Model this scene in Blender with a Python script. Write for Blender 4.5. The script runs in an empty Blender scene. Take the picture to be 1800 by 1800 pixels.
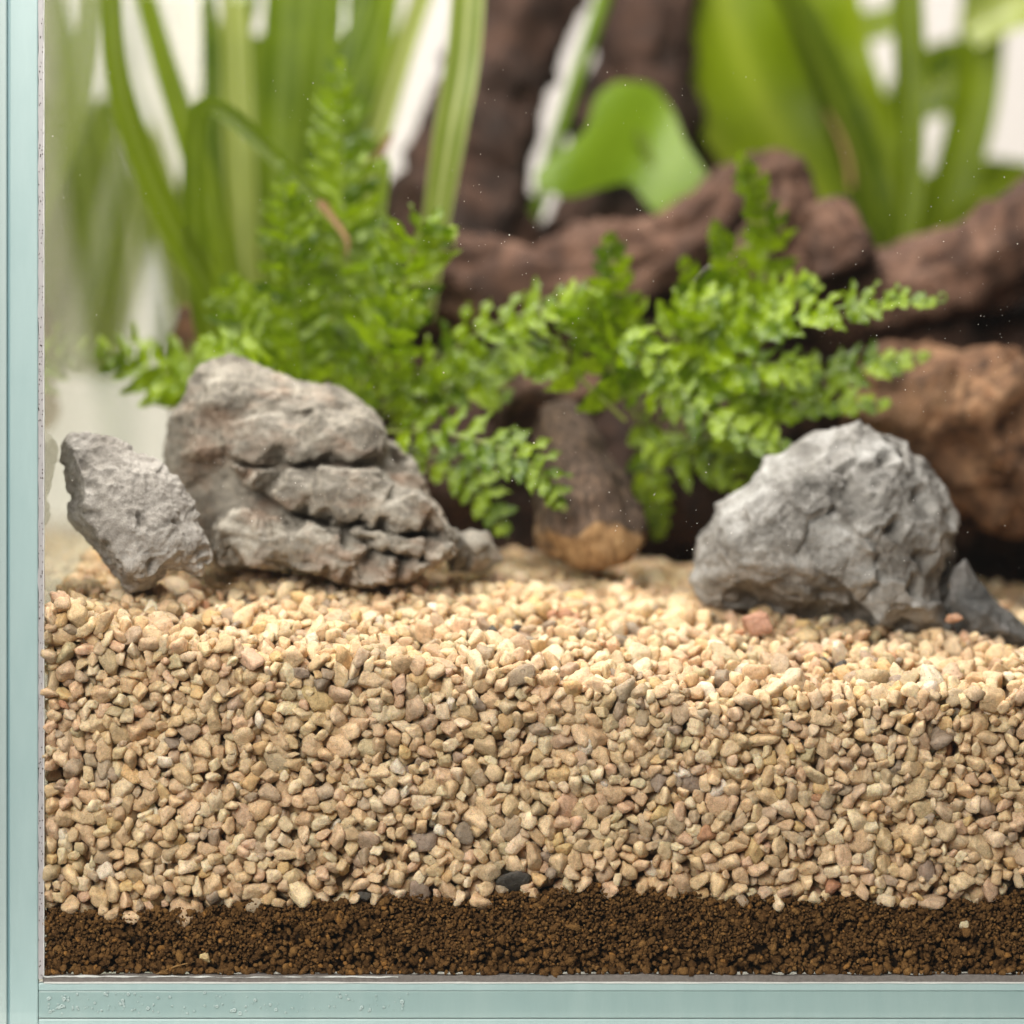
import bpy, math, numpy as np
from mathutils import Vector, Matrix, kdtree
from mathutils.geometry import delaunay_2d_cdt

# units: 1 Blender unit = 1 cm.  x right, y away from the camera (front pane inner face = 0), z up (tank floor = 0)
SC = bpy.context.scene
SC.unit_settings.scale_length = 0.01
COL = SC.collection
PI = math.pi
CAMX, CAMY, CAMZ, PXCM = 6.6, -45.0, 8.12, 125.0

# ------------------------------------------------------------------ camera
cam = bpy.data.cameras.new('camera')
cam.sensor_width = 36; cam.lens = 36 * 45 / 14.4
cam.shift_y = -200 / 1800
cam.clip_start = 1; cam.clip_end = 500
cam.dof.use_dof = True
cam.dof.focus_distance = 45.25
cam.dof.aperture_fstop = 112.5 * 0.1 / 1.0 / 11.5   # see below: set for an 1.25 cm pupil
cam.dof.aperture_blades = 0
cam_o = bpy.data.objects.new('camera', cam); COL.objects.link(cam_o)
cam_o.location = (CAMX, CAMY, CAMZ); cam_o.rotation_euler = (PI / 2, 0, 0)
SC.camera = cam_o
# Cycles pupil diameter (BU) = lens_mm * 1e-3 / fstop when scale_length is 1
APERTURE_CM = 1.4
cam.dof.aperture_fstop = max(0.001, 112.5e-3 / APERTURE_CM)

# ------------------------------------------------------------------ world, lamps, exposure
w = bpy.data.worlds.new('World'); SC.world = w; w.use_nodes = True
bg = w.node_tree.nodes['Background']
bg.inputs[0].default_value = (1.0, 0.97, 0.94, 1); bg.inputs[1].default_value = 0.07

def area(name, loc, target, sx, sy, power, col=(1, 1, 1)):
    l = bpy.data.lights.new(name, 'AREA'); l.shape = 'RECTANGLE'; l.size = sx; l.size_y = sy
    l.energy = power; l.color = col
    o = bpy.data.objects.new(name, l); COL.objects.link(o); o.location = loc
    o.rotation_euler = (Vector(target) - Vector(loc)).to_track_quat('-Z', 'Y').to_euler()
    return o
area('tank_lamp', (5, 1, 34), (7, 3, 5), 26, 14, 21500, (1.0, 0.965, 0.91))
area('front_fill', (-12, -42, 32), (7, 0, 4), 30, 26, 40000, (1.0, 0.955, 0.885))  # added fill to brighten the front, no such lamp in view
area('backdrop_lamp', (7, 26, 40), (7, 42, 8), 40, 14, 9000, (1.0, 0.95, 0.93))
SC.view_settings.view_transform = 'Standard'; SC.view_settings.look = 'None'
SC.view_settings.gamma = 1; SC.view_settings.exposure = 0
SC.view_settings.use_curve_mapping = False
SC.render.engine = 'CYCLES'
SC.cycles.use_denoising = True
SC.cycles.use_adaptive_sampling = True; SC.cycles.adaptive_threshold = 0.02
SC.cycles.max_bounces = 7; SC.cycles.transparent_max_bounces = 24
SC.cycles.diffuse_bounces = 3; SC.cycles.glossy_bounces = 4; SC.cycles.transmission_bounces = 6
SC.cycles.sample_clamp_indirect = 6
SC.cycles.caustics_reflective = False; SC.cycles.caustics_refractive = False

# ------------------------------------------------------------------ helpers
def P(px, py, d):
    s = (45.0 + d) / 45.0
    return Vector((CAMX + (px - 900) / PXCM * s, d, CAMZ + (700 - py) / PXCM * s))
def PX(d): return (45.0 + d) / 45.0 / PXCM         # cm per photo pixel at depth d
RNG = np.random.default_rng(7)

_perm = np.random.default_rng(3).permutation(256).astype(np.int64)
_perm = np.concatenate([_perm, _perm, _perm])
_g = np.random.default_rng(5).normal(size=(256, 3)); _g /= np.linalg.norm(_g, axis=1)[:, None]
def perlin(p):
    p = np.asarray(p, float); i = np.floor(p).astype(np.int64); f = p - i; i &= 255
    u = f * f * f * (f * (f * 6 - 15) + 10)
    out = 0
    for dx in (0, 1):
        wx = u[:, 0] if dx else 1 - u[:, 0]
        for dy in (0, 1):
            wy = u[:, 1] if dy else 1 - u[:, 1]
            for dz in (0, 1):
                wz = u[:, 2] if dz else 1 - u[:, 2]
                h = _perm[_perm[_perm[(i[:, 0] + dx) & 255] + ((i[:, 1] + dy) & 255)] + ((i[:, 2] + dz) & 255)]
                g = _g[h]
                out = out + wx * wy * wz * (g[:, 0] * (f[:, 0] - dx) + g[:, 1] * (f[:, 1] - dy) + g[:, 2] * (f[:, 2] - dz))
    return out * 1.6
def fbm(p, octv=4, gain=0.5):
    p = np.asarray(p, float); a = 1; s = 0
    for k in range(octv): s = s + a * perlin(p * 2 ** k + 17.3 * k); a *= gain
    return s
def ridged(p, octv=3):
    p = np.asarray(p, float); a = 1; s = 0
    for k in range(octv): s = s + a * (1 - np.abs(perlin(p * 2 ** k + 9.1 * k)) * 2); a *= .5
    return s / 1.75
def cells(p, seed=0):
    """distance to nearest jittered lattice point"""
    p = np.asarray(p, float); i = np.floor(p).astype(np.int64); best = np.full(len(p), 9.)
    for dx in (-1, 0, 1):
        for dy in (-1, 0, 1):
            for dz in (-1, 0, 1):
                c = i + (dx, dy, dz); k = c & 255
                h = _perm[_perm[_perm[k[:, 0]] + k[:, 1]] + k[:, 2]]
                q = c + 0.5 + _g[(h + seed) & 255] * 0.45
                best = np.minimum(best, ((p - q) ** 2).sum(1))
    return np.sqrt(best)

def chips(p, seed=0):
    """planar chips: signed offset inside the nearest jittered cell"""
    p = np.asarray(p, float); i = np.floor(p).astype(np.int64); best = np.full(len(p), 9.); val = np.zeros(len(p))
    for dx in (-1, 0, 1):
        for dy in (-1, 0, 1):
            for dz in (-1, 0, 1):
                c = i + (dx, dy, dz); k = c & 255
                h = _perm[_perm[_perm[k[:, 0]] + k[:, 1]] + k[:, 2]]
                q = c + 0.5 + _g[(h + seed) & 255] * 0.45; e = ((p - q) ** 2).sum(1); m = e < best
                best[m] = e[m]; val[m] = ((p - q)[m] * _g[(h[m] * 7 + seed + 31) & 255]).sum(1)
    return val
def props(o, label=None, cat=None, group=None, kind=None):
    if label: o['label'] = label
    if cat: o['category'] = cat
    if group: o['group'] = group
    if kind: o['kind'] = kind
    return o
def empty(name, loc):
    o = bpy.data.objects.new(name, None); COL.objects.link(o); o.location = loc
    o.empty_display_size = .3
    return o
def origin_of(parent):
    v = Vector((0, 0, 0))
    while parent: v = v + parent.location; parent = parent.parent
    return v
def mesh_np(name, V, F, mat, smooth=True, col=None):
    """F: (n,3) or (n,4) integer array"""
    me = bpy.data.meshes.new(name); V = np.asarray(V, np.float32); F = np.asarray(F, np.int32); k = F.shape[1]
    me.vertices.add(len(V)); me.vertices.foreach_set('co', V.ravel())
    me.loops.add(F.size); me.loops.foreach_set('vertex_index', F.ravel())
    me.polygons.add(len(F)); me.polygons.foreach_set('loop_start', np.arange(0, F.size, k, dtype=np.int32))
    me.update(calc_edges=True)
    me.polygons.foreach_set('use_smooth', np.full(len(F), smooth, bool))
    if col is not None:
        a = me.color_attributes.new('Col', 'FLOAT_COLOR', 'POINT')
        c = np.ones((len(V), 4), np.float32); c[:, :3] = col; a.data.foreach_set('color', c.ravel())
    me.materials.append(mat); me.validate()
    return me
def link(name, me, parent=None, loc=None):
    o = bpy.data.objects.new(name, me); COL.objects.link(o)
    if parent: o.parent = parent
    if loc is not None: o.location = loc
    return o
def part(name, V, F, mat, parent=None, smooth=True, col=None):
    """mesh given in world coordinates, linked under parent"""
    V = np.asarray(V, float)
    if parent:
        return link(name, mesh_np(name, V - np.array(origin_of(parent)), F, mat, smooth, col), parent)
    c = V.mean(0); c[2] = V[:, 2].min()
    return link(name, mesh_np(name, V - c, F, mat, smooth, col), None, c)
BOXF = np.array([[0, 1, 3, 2], [4, 6, 7, 5], [0, 4, 5, 1], [2, 3, 7, 6], [0, 2, 6, 4], [1, 5, 7, 3]])
def boxv(x0, x1, y0, y1, z0, z1):
    return np.array([[x, y, z] for x in (x0, x1) for y in (y0, y1) for z in (z0, z1)], float)
def box(name, b, mat, parent=None, bevel=0):
    o = part(name, boxv(*b), BOXF, mat, parent, smooth=False)
    if bevel:
        m = o.modifiers.new('bevel', 'BEVEL'); m.width = bevel; m.segments = 2
    return o

# ---- node helper
class NT:
    def __init__(s, name):
        s.m = bpy.data.materials.new(name); s.m.use_nodes = True; s.t = s.m.node_tree; s.t.nodes.clear()
        s.out = s.n('ShaderNodeOutputMaterial')
    def n(s, typ, **kw):
        nd = s.t.nodes.new(typ)
        for k, v in kw.items():
            if k.startswith('_'): setattr(nd, k[1:], v)
        return nd
    def l(s, a, b): s.t.links.new(a, b)
    def coord(s, kind='Object', scale=(1, 1, 1)):
        tc = s.n('ShaderNodeTexCoord'); mp = s.n('ShaderNodeMapping'); mp.inputs['Scale'].default_value = scale
        s.l(tc.outputs[kind], mp.inputs[0]); return mp.outputs[0]
    def noise(s, vec, scale, detail=4, rough=.55, dist=0):
        nd = s.n('ShaderNodeTexNoise'); nd.inputs['Scale'].default_value = scale; nd.inputs['Detail'].default_value = detail
        nd.inputs['Roughness'].default_value = rough; nd.inputs['Distortion'].default_value = dist
        s.l(vec, nd.inputs['Vector']); return nd.outputs[0]
    def ramp(s, fac, stops):
        nd = s.n('ShaderNodeValToRGB'); el = nd.color_ramp.elements
        while len(el) < len(stops): el.new(.5)
        for e, (p, c) in zip(el, stops): e.position = p; e.color = (*c, 1) if len(c) == 3 else c
        s.l(fac, nd.inputs[0]); return nd.outputs[0]
    def mix(s, fac, a, b, mode='MIX'):
        nd = s.n('ShaderNodeMix', _data_type='RGBA', _blend_type=mode)
        for sock, v in ((nd.inputs[0], fac), (nd.inputs[6], a), (nd.inputs[7], b)):
            if hasattr(v, 'is_linked'): s.l(v, sock)
            elif isinstance(v, (int, float)): sock.default_value = v
            else: sock.default_value = (*v, 1)
        return nd.outputs[2]
    def math(s, op, a, b=0.):
        nd = s.n('ShaderNodeMath', _operation=op)
        for k, v in enumerate((a, b)):
            if hasattr(v, 'is_linked'): s.l(v, nd.inputs[k])
            else: nd.inputs[k].default_value = v
        return nd.outputs[0]
    def bump(s, h, strength, dist, prev=None):
        nd = s.n('ShaderNodeBump'); nd.inputs['Strength'].default_value = strength; nd.inputs['Distance'].default_value = dist
        s.l(h, nd.inputs['Height'])
        if prev: s.l(prev, nd.inputs['Normal'])
        return nd.outputs[0]
    def bsdf(s, col, rough=.6, spec=.4, normal=None, **kw):
        nd = s.n('ShaderNodeBsdfPrincipled')
        if hasattr(col, 'is_linked'): s.l(col, nd.inputs['Base Color'])
        else: nd.inputs['Base Color'].default_value = (*col, 1)
        if hasattr(rough, 'is_linked'): s.l(rough, nd.inputs['Roughness'])
        else: nd.inputs['Roughness'].default_value = rough
        nd.inputs['Specular IOR Level'].default_value = spec
        if normal: s.l(normal, nd.inputs['Normal'])
        for k, v in kw.items(): nd.inputs[k.replace('_', ' ')].default_value = v
        return nd.outputs[0]
    def done(s, shader): s.l(shader, s.out.inputs[0]); return s.m
    def mixsh(s, fac, a, b):
        nd = s.n('ShaderNodeMixShader')
        if hasattr(fac, 'is_linked'): s.l(fac, nd.inputs[0])
        else: nd.inputs[0].default_value = fac
        s.l(a, nd.inputs[1]); s.l(b, nd.inputs[2]); return nd.outputs[0]

# ------------------------------------------------------------------ materials
def mat_glass(name, tint, gain=1.0):
    t = NT(name); geo = t.n('ShaderNodeNewGeometry'); fr = t.n('ShaderNodeFresnel')
    # same reflectance from both sides of a pane whose transmission is unrefracted
    ior = t.math('SUBTRACT', 1.45, t.math('MULTIPLY', geo.outputs['Backfacing'], 1.45 - 1 / 1.45))
    t.l(ior, fr.inputs[0])
    tr = t.n('ShaderNodeBsdfTransparent'); tr.inputs[0].default_value = (*tint, 1)
    gl = t.n('ShaderNodeBsdfGlossy'); gl.inputs['Roughness'].default_value = 0.0
    gl.inputs[0].default_value = (.95, 1, .98, 1)
    return t.done(t.mixsh(t.math('MULTIPLY', fr.outputs[0], gain), tr.outputs[0], gl.outputs[0]))
def mat_edge(name, ca, cb, rough=.3, trans=.15):
    t = NT(name); v = t.coord('Object', (1, 1, .25)); f = t.noise(v, 3.0, 5, .6)
    fine = t.noise(t.coord('Object', (8, 1, .3)), 6.0, 3)
    col = t.mix(f, ca, cb); col = t.mix(t.math('MULTIPLY', fine, .25), col, tuple(.8 * c for c in ca))
    b = t.bsdf(col, rough, .5)
    tl = t.n('ShaderNodeBsdfTranslucent'); t.l(col, tl.inputs[0])
    return t.done(t.mixsh(trans, b, tl.outputs[0]))
def mat_gravel(name):
    t = NT(name); at = t.n('ShaderNodeAttribute', _attribute_name='Col'); v = t.coord('Object')
    n1 = t.noise(v, 14, 5, .65); n2 = t.noise(v, 55, 3, .6); n3 = t.noise(v, 30, 2, .5)
    mott = t.ramp(n1, [(.3, (.72, .70, .66)), (.5, (1, 1, 1)), (.72, (1.18, 1.16, 1.1))])
    col = t.mix(1.0, at.outputs['Color'], mott, 'MULTIPLY')
    grain = t.ramp(n2, [(.35, (.8, .78, .75)), (.6, (1.08, 1.08, 1.06))])
    col = t.mix(.7, col, t.mix(1.0, col, grain, 'MULTIPLY'))
    spk = t.ramp(n3, [(.265, (1, 1, 1)), (.30, (0, 0, 0))])
    col = t.mix(t.math('MULTIPLY', spk, .75), col, (.05, .04, .03))
    h = t.math('ADD', n1, t.math('MULTIPLY', n2, .35))
    nm = t.bump(h, .8, .035)
    b = t.bsdf(col, .5, .35, nm, Subsurface_Weight=.35, Subsurface_Scale=.12)
    b.node.inputs['Subsurface Radius'].default_value = (1.0, .62, .32)
    return t.done(b)
def mat_soil(name):
    t = NT(name); at = t.n('ShaderNodeAttribute', _attribute_name='Col'); v = t.coord('Object')
    n1 = t.noise(v, 40, 4, .7)
    col = t.mix(1.0, at.outputs['Color'], t.ramp(n1, [(.3, (.55, .5, .45)), (.7, (1.3, 1.25, 1.15))]), 'MULTIPLY')
    return t.done(t.bsdf(col, .8, .12, t.bump(n1, .9, .03)))
def mat_rock(name, dark, mid, light, vein=None, veinamt=0., warm=None, scale=1.):
    t = NT(name); v = t.coord('Object')
    n1 = t.noise(v, 1.3 * scale, 6, .6, .4); n2 = t.noise(v, 9 * scale, 6, .7); n3 = t.noise(v, 45, 3, .6)
    col = t.ramp(n1, [(.34, dark), (.5, mid), (.66, light)])
    col = t.mix(.8, col, t.mix(1., col, t.ramp(n2, [(.3, (.62, .61, .6)), (.52, (1, 1, 1)), (.75, (1.3, 1.3, 1.28))]), 'MULTIPLY'))
    col = t.mix(.55, col, t.mix(1., col, t.ramp(n3, [(.35, (.7, .7, .7)), (.65, (1.2, 1.2, 1.2))]), 'MULTIPLY'))
    if warm:
        n4 = t.noise(t.coord('Object', (1, 1, 1.6)), 1.0, 4, .6)
        col = t.mix(t.ramp(n4, [(.5, (0, 0, 0)), (.68, (.75, .75, .75))]), col, warm)
    if vein:
        vv = t.noise(t.coord('Object', (1.1, 1.1, .8)), 1.9 * scale, 3, .5, .8)
        line = t.ramp(vv, [(.46, (0, 0, 0)), (.497, (1, 1, 1)), (.503, (1, 1, 1)), (.54, (0, 0, 0))])
        col = t.mix(t.math('MULTIPLY', line, veinamt), col, vein)
    nm = t.bump(t.math('ADD', n2, t.math('MULTIPLY', n3, .4)), .7, .06)
    return t.done(t.bsdf(col, .72, .3, nm))
def mat_wood(name, dark, mid, light, patch=None):
    t = NT(name); v = t.coord('Object', (1, 1, 1)); n1 = t.noise(v, .9, 6, .62, .6); n2 = t.noise(v, 3.2, 7, .75, .5); n3 = t.noise(v, 30, 3, .6)
    col = t.ramp(n1, [(.3, dark), (.5, mid), (.7, light)])
    col = t.mix(.9, col, t.mix(1., col, t.ramp(n2, [(.36, (.22, .19, .18)), (.5, (1, 1, 1)), (.68, (1.6, 1.5, 1.4))]), 'MULTIPLY'))
    if patch:
        col = t.mix(t.ramp(t.noise(v, 1.6, 3, .5), [(.5, (0, 0, 0)), (.6, (.9, .9, .9))]), col, patch)
    nm = t.bump(t.math('ADD', n2, t.math('MULTIPLY', n3, .3)), .8, .1)
    return t.done(t.bsdf(col, .7, .25, nm))
def mat_leaf(name, ca, cb, pale=None, stripe=0., trans=.35, rough=.32, spec=.5, nscale=3., glow=(1.15, 1.25, .6)):
    t = NT(name); oi = t.n('ShaderNodeObjectInfo'); v = t.coord('Object')
    f = t.math('ADD', t.math('MULTIPLY', t.noise(v, nscale, 4, .6), .75), t.math('MULTIPLY', oi.outputs['Random'], .4))
    col = t.ramp(f, [(.3, ca), (.75, cb)])
    uv = t.n('ShaderNodeUVMap'); sx = t.n('ShaderNodeSeparateXYZ'); t.l(uv.outputs[0], sx.inputs[0])
    u = sx.outputs[0]
    nm = None
    if pale:
        d = t.math('ABSOLUTE', t.math('SUBTRACT', u, .5))
        band = t.ramp(d, [(.03, (1, 1, 1)), (.12, (.15, .15, .15)), (.3, (.0, .0, .0)), (.42, (.7, .7, .7))])
        col = t.mix(t.math('MULTIPLY', band, stripe), col, pale)
        fine = t.n('ShaderNodeTexWave'); fine.inputs['Scale'].default_value = 3.5; t.l(uv.outputs[0], fine.inputs[0])
        nm = t.bump(fine.outputs[1], .15, .03)
    else:
        nm = t.bump(t.noise(v, 14, 4, .6), .35, .05)
    b = t.bsdf(col, rough, spec, nm)
    tl = t.n('ShaderNodeBsdfTranslucent'); t.l(t.mix(1., col, glow, 'MULTIPLY'), tl.inputs[0])
    return t.done(t.mixsh(trans, b, tl.outputs[0]))
def mat_plain(name, c, rough=.6, spec=.3, var=.1, scale=4.):
    t = NT(name); n = t.noise(t.coord('Object'), scale, 5, .6)
    col = t.mix(n, tuple(x * (1 - var) for x in c), tuple(min(1, x * (1 + var)) for x in c))
    return t.done(t.bsdf(col, rough, spec, t.bump(n, .2, .02)))

M = dict(
    glass=mat_glass('clear_glass', (.992, .992, .985)),
    side_glass=mat_glass('side_glass', (.82, .81, .73)),
    edge=mat_edge('glass_edge', (.42, .60, .62), (.58, .75, .765)),
    edge_deep=mat_edge('glass_edge_deep', (.32, .48, .49), (.45, .60, .60)),
    edge_pale=mat_edge('glass_edge_pale', (.54, .70, .71), (.70, .82, .825)),
    silicone=mat_plain('clear_silicone', (.46, .44, .46), .35, .5, .15, 8),
    silicone_dirty=mat_plain('soiled_silicone', (.20, .18, .17), .35, .6, .6, 18),
    white_line=mat_plain('silicone_lip', (.75, .77, .76), .3, .5, .15, 10),
    gravel=mat_gravel('quartz_gravel'), soil=mat_soil('brown_soil'),
    core=mat_plain('gravel_core', (.30, .20, .12), .8, .2, .4, 9),
    soil_core=mat_plain('soil_core', (.035, .02, .01), .9, .2, .4, 9),
    rock_a=mat_rock('pale_grey_stone', (.26, .235, .21), (.40, .37, .34), (.55, .515, .48), None),
    rock_b=mat_rock('layered_stone', (.17, .152, .128), (.30, .272, .232), (.44, .405, .35), (.58, .52, .43), .3, (.33, .22, .155), 1.2),
    rock_c=mat_rock('ridged_stone', (.11, .103, .094), (.235, .222, .205), (.47, .46, .445), (.58, .56, .54), .22, None, .9),
    rock_d=mat_rock('dark_stone', (.06, .06, .06), (.11, .105, .10), (.20, .19, .185), None),
    wood_dark=mat_wood('dark_driftwood', (.014, .007, .004), (.038, .018, .011), (.08, .04, .025)),
    wood_red=mat_wood('reddish_driftwood', (.032, .015, .010), (.10, .052, .034), (.20, .115, .08)),
    wood_tan=mat_wood('tan_driftwood', (.045, .022, .012), (.17, .088, .046), (.33, .195, .11)),
    wood_stub=mat_wood('driftwood_stub', (.05, .032, .025), (.13, .082, .055), (.30, .17, .085)),
    fern=mat_leaf('fern_leaf', (.045, .10, .0006), (.27, .385, .004), trans=.42, rough=.3, spec=.55),
    fern_stem=mat_leaf('fern_stem', (.13, .22, .02), (.22, .26, .05), trans=.1, rough=.4),
    strap=mat_leaf('strap_leaf', (.045, .09, .0005), (.16, .23, .003), (.38, .46, .12), .3, spec=.3, trans=.45, rough=.3, nscale=.8),
    strap_pale=mat_leaf('pale_strap_leaf', (.13, .19, .01), (.25, .30, .04), (.58, .60, .30), .6, spec=.35, trans=.35, rough=.3, nscale=.8),
    broad=mat_leaf('broad_leaf', (.035, .065, .0004), (.16, .225, .002), (.42, .48, .06), .3, spec=.35, trans=.58, rough=.35, nscale=.6),
    heart=mat_leaf('heart_leaf', (.06, .13, .002), (.16, .26, .008), trans=.35, rough=.3, nscale=.9),
    brown_leaf=mat_plain('withered_leaf', (.22, .12, .05), .6, .3, .3, 3),
    white=mat_plain('white_backdrop', (.84, .80, .775), .9, .1, .01, .3),
    table=mat_plain('white_table', (.78, .77, .75), .6, .3, .03, .5),
    dust=mat_plain('pale_dust', (.75, .72, .66), .8, .2, .1),
    straw=mat_plain('straw', (.33, .19, .07), .7, .2, .3),
)

# ------------------------------------------------------------------ setting: table and backdrop
props(part('tabletop', boxv(-40, 55, -1.6, 36, -3.0, -.82), BOXF, M['table'], None, False), kind='structure')
seg = [(-60, -1.0 + 0)]
bv, bf = [], []
prof = [(36.2, -.9)] + [(36 + 8 * math.sin(a), 7.1 - 8 * math.cos(a)) for a in np.linspace(0, PI / 2, 9)] + [(44, 70)]
for y, z in prof: bv += [(-60, y, z), (75, y, z)]
bf = [[2 * k, 2 * k + 1, 2 * k + 3, 2 * k + 2] for k in range(len(prof) - 1)]
props(part('backdrop', bv, bf, M['white']), kind='structure')

# ------------------------------------------------------------------ aquarium
TW, TD, TH = 24.0, 24.0, 22.0
aq = props(empty('aquarium', (0, 0, -.8)), 'clear glass fish tank corner with teal glass edges holding the gravel', 'aquarium')
box('front_pane', (-.62, TW + .6, -.62, -.02, -.78, TH), M['glass'], aq)
sp = box('side_pane', (-.6, 0, .16, TD, -.10, TH), M['side_glass'], aq)
box('back_pane', (-.6, TW + .6, TD + .02, TD + .6, -.78, TH), M['glass'], aq)
bp = box('bottom_pane', (-.01, TW, .16, TD, -.70, -.03), M['side_glass'], aq)
# ground front edges of the panes, seen through the front pane
box('front_edge', (-.465, -.065, 0, .14, -.78, TH), M['edge'], sp, .02)
box('outer_edge', (-.64, -.505, .0, .14, -.78, TH), M['edge_pale'], sp, .025)
box('edge_groove', (-.51, -.46, .06, .13, -.78, TH), mat_edge('groove', (.28, .47, .53), (.36, .55, .60)), sp)
box('upper_edge', (-.06, TW, .0, .14, -.215, -.105), M['edge'], bp, .015)
box('front_edge', (-.06, TW, .01, .14, -.60, -.219), M['edge_deep'], bp, .015)
box('lower_edge', (-.06, TW, .0, .14, -.80, -.612), M['edge'], bp, .015)

def ragged_strip(name, p0, p1, half, depth, mat, parent, n=260, amp=.012, freq=3., seed=0., y=.02, vert=False):
    t = np.linspace(0, 1, n); a = np.array(p0)[None] * (1 - t[:, None]) + np.array(p1)[None] * t[:, None]
    L = np.linalg.norm(np.array(p1) - np.array(p0))
    q = np.stack([t * L * freq, np.full(n, seed), np.zeros(n)], 1)
    e0 = -half + amp * fbm(q, 3); e1 = half + amp * fbm(q + 31.7, 3)
    V = []
    for k in range(n):
        for e, yy in ((e0[k], y), (e0[k], y + depth), (e1[k], y + depth), (e1[k], y)):
            V.append((a[k, 0] + (e if vert else 0), yy, a[k, 1] + (0 if vert else e)))
    F = [[4 * k + j, 4 * k + (j + 1) % 4, 4 * k + 4 + (j + 1) % 4, 4 * k + 4 + j] for k in range(n - 1) for j in range(4)]
    return part(name, V, F, mat, parent, smooth=False)
ragged_strip('silicone_seam', (-.025, -.05), (-.025, TH), .036, .12, M['silicone'], aq, 500, .010, 4, 1., .0, True)
ragged_strip('silicone_lip', (.018, -.02), (.018, TH), .005, .05, M['white_line'], aq, 500, .003, 2, 2., -.012, True)
ragged_strip('silicone_seam', (0, -.045), (TW, -.045), .050, .12, M['silicone_dirty'], aq, 600, .02, 2.2, 3., .0)
ragged_strip('silicone_lip', (.02, -.098), (TW, -.098), .010, .05, M['white_line'], aq, 600, .006, 1.5, 4., -.014)
ragged_strip('silicone_lip', (.02, -.012), (5, -.018), .005, .04, M['white_line'], aq, 200, .02, 2.5, 5., -.014)

# ------------------------------------------------------------------ icospheres
def ico(level):
    p = (1 + 5 ** .5) / 2
    V = [(-1, p, 0), (1, p, 0), (-1, -p, 0), (1, -p, 0), (0, -1, p), (0, 1, p), (0, -1, -p), (0, 1, -p), (p, 0, -1), (p, 0, 1), (-p, 0, -1), (-p, 0, 1)]
    F = [(0, 11, 5), (0, 5, 1), (0, 1, 7), (0, 7, 10), (0, 10, 11), (1, 5, 9), (5, 11, 4), (11, 10, 2), (10, 7, 6), (7, 1, 8),
         (3, 9, 4), (3, 4, 2), (3, 2, 6), (3, 6, 8), (3, 8, 9), (4, 9, 5), (2, 4, 11), (6, 2, 10), (8, 6, 7), (9, 8, 1)]
    V = [tuple(np.array(v) / np.linalg.norm(v)) for v in V]
    for _ in range(level):
        c = {}; G = []
        def mid(a, b):
            k = (min(a, b), max(a, b))
            if k not in c:
                m = np.array(V[a]) + np.array(V[b]); V.append(tuple(m / np.linalg.norm(m))); c[k] = len(V) - 1
            return c[k]
        for a, b, d in F:
            x, y, z = mid(a, b), mid(b, d), mid(d, a); G += [(a, x, z), (b, y, x), (d, z, y), (x, y, z)]
        F = G
    return np.array(V), np.array(F)
ICO = {k: ico(k) for k in (0, 1, 2)}
def grain_shapes(n, level, rng, p=(16, 60), rough=.05):
    out = []; V, F = ICO[level]
    for k in range(n):
        m = rng.integers(5, 11); N = rng.normal(size=(m, 3)); N /= np.linalg.norm(N, axis=1)[:, None]
        N = np.concatenate([N, -N[:3]]); d = rng.uniform(.62, 1.05, len(N)); d[:3] *= .9
        pw = rng.uniform(*p)
        q = np.maximum(V @ N.T, 1e-4) / d
        r = 1 / ((q ** pw).sum(1)) ** (1 / pw)
        r = np.minimum(r, 1.5); r *= 1 + rough * 2.2 * fbm(V * 1.7 + k * 13.1, 3)
        W = V * r[:, None]; W -= W.mean(0); W /= np.linalg.norm(W, axis=1).mean()
        out.append(W)
    return out
def rand_rot(rng, n):
    q = rng.normal(size=(n, 4)); q /= np.linalg.norm(q, axis=1)[:, None]; w, x, y, z = q.T
    return np.stack([np.stack([1 - 2 * (y * y + z * z), 2 * (x * y - z * w), 2 * (x * z + y * w)], -1),
                     np.stack([2 * (x * y + z * w), 1 - 2 * (x * x + z * z), 2 * (y * z - x * w)], -1),
                     np.stack([2 * (x * z - y * w), 2 * (y * z + x * w), 1 - 2 * (x * x + y * y)], -1)], 1)
def merge(shapes, F, idx, R, S, r, pos, cols):
    nv = len(shapes[0]); A = np.stack(shapes)[idx] * S[:, None, :]
    A = np.einsum('nij,nvj->nvi', R, A) * r[:, None, None] + pos[:, None, :]
    FF = (F[None] + (np.arange(len(pos)) * nv)[:, None, None]).reshape(-1, 3)
    return A, FF, np.repeat(cols, nv, 0)

# ------------------------------------------------------------------ substrate heights
COLS = [75, 300, 600, 900, 1200, 1500, 1800, 2100]
ROWS = [(0, [1062, 1138, 1165, 1188, 1232, 1232, 1222, 1222]),
        (1.5, [1030, 1068, 1083, 1108, 1143, 1155, 1168, 1168]),
        (3, [1002, 1018, 1023, 1040, 1075, 1092, 1122, 1122]),
        (6, [965, 975, 985, 993, 1013, 1040, 1060, 1060]),
        (10, [938, 950, 960, 965, 985, 1000, 1020, 1020]),
        (24, [900, 905, 905, 905, 905, 905, 905, 905])]
_tab = []
for d, pys in ROWS:
    pts = [P(c, y, d) for c, y in zip(COLS, pys)]
    xs = np.linspace(-1, 26, 300); zz = np.interp(xs, [p.x for p in pts], [p.z for p in pts])
    ker = np.hanning(15); ker /= ker.sum(); zz = np.convolve(np.pad(zz, 7, 'edge'), ker, 'valid')
    _tab.append((d, xs, zz))
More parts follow.
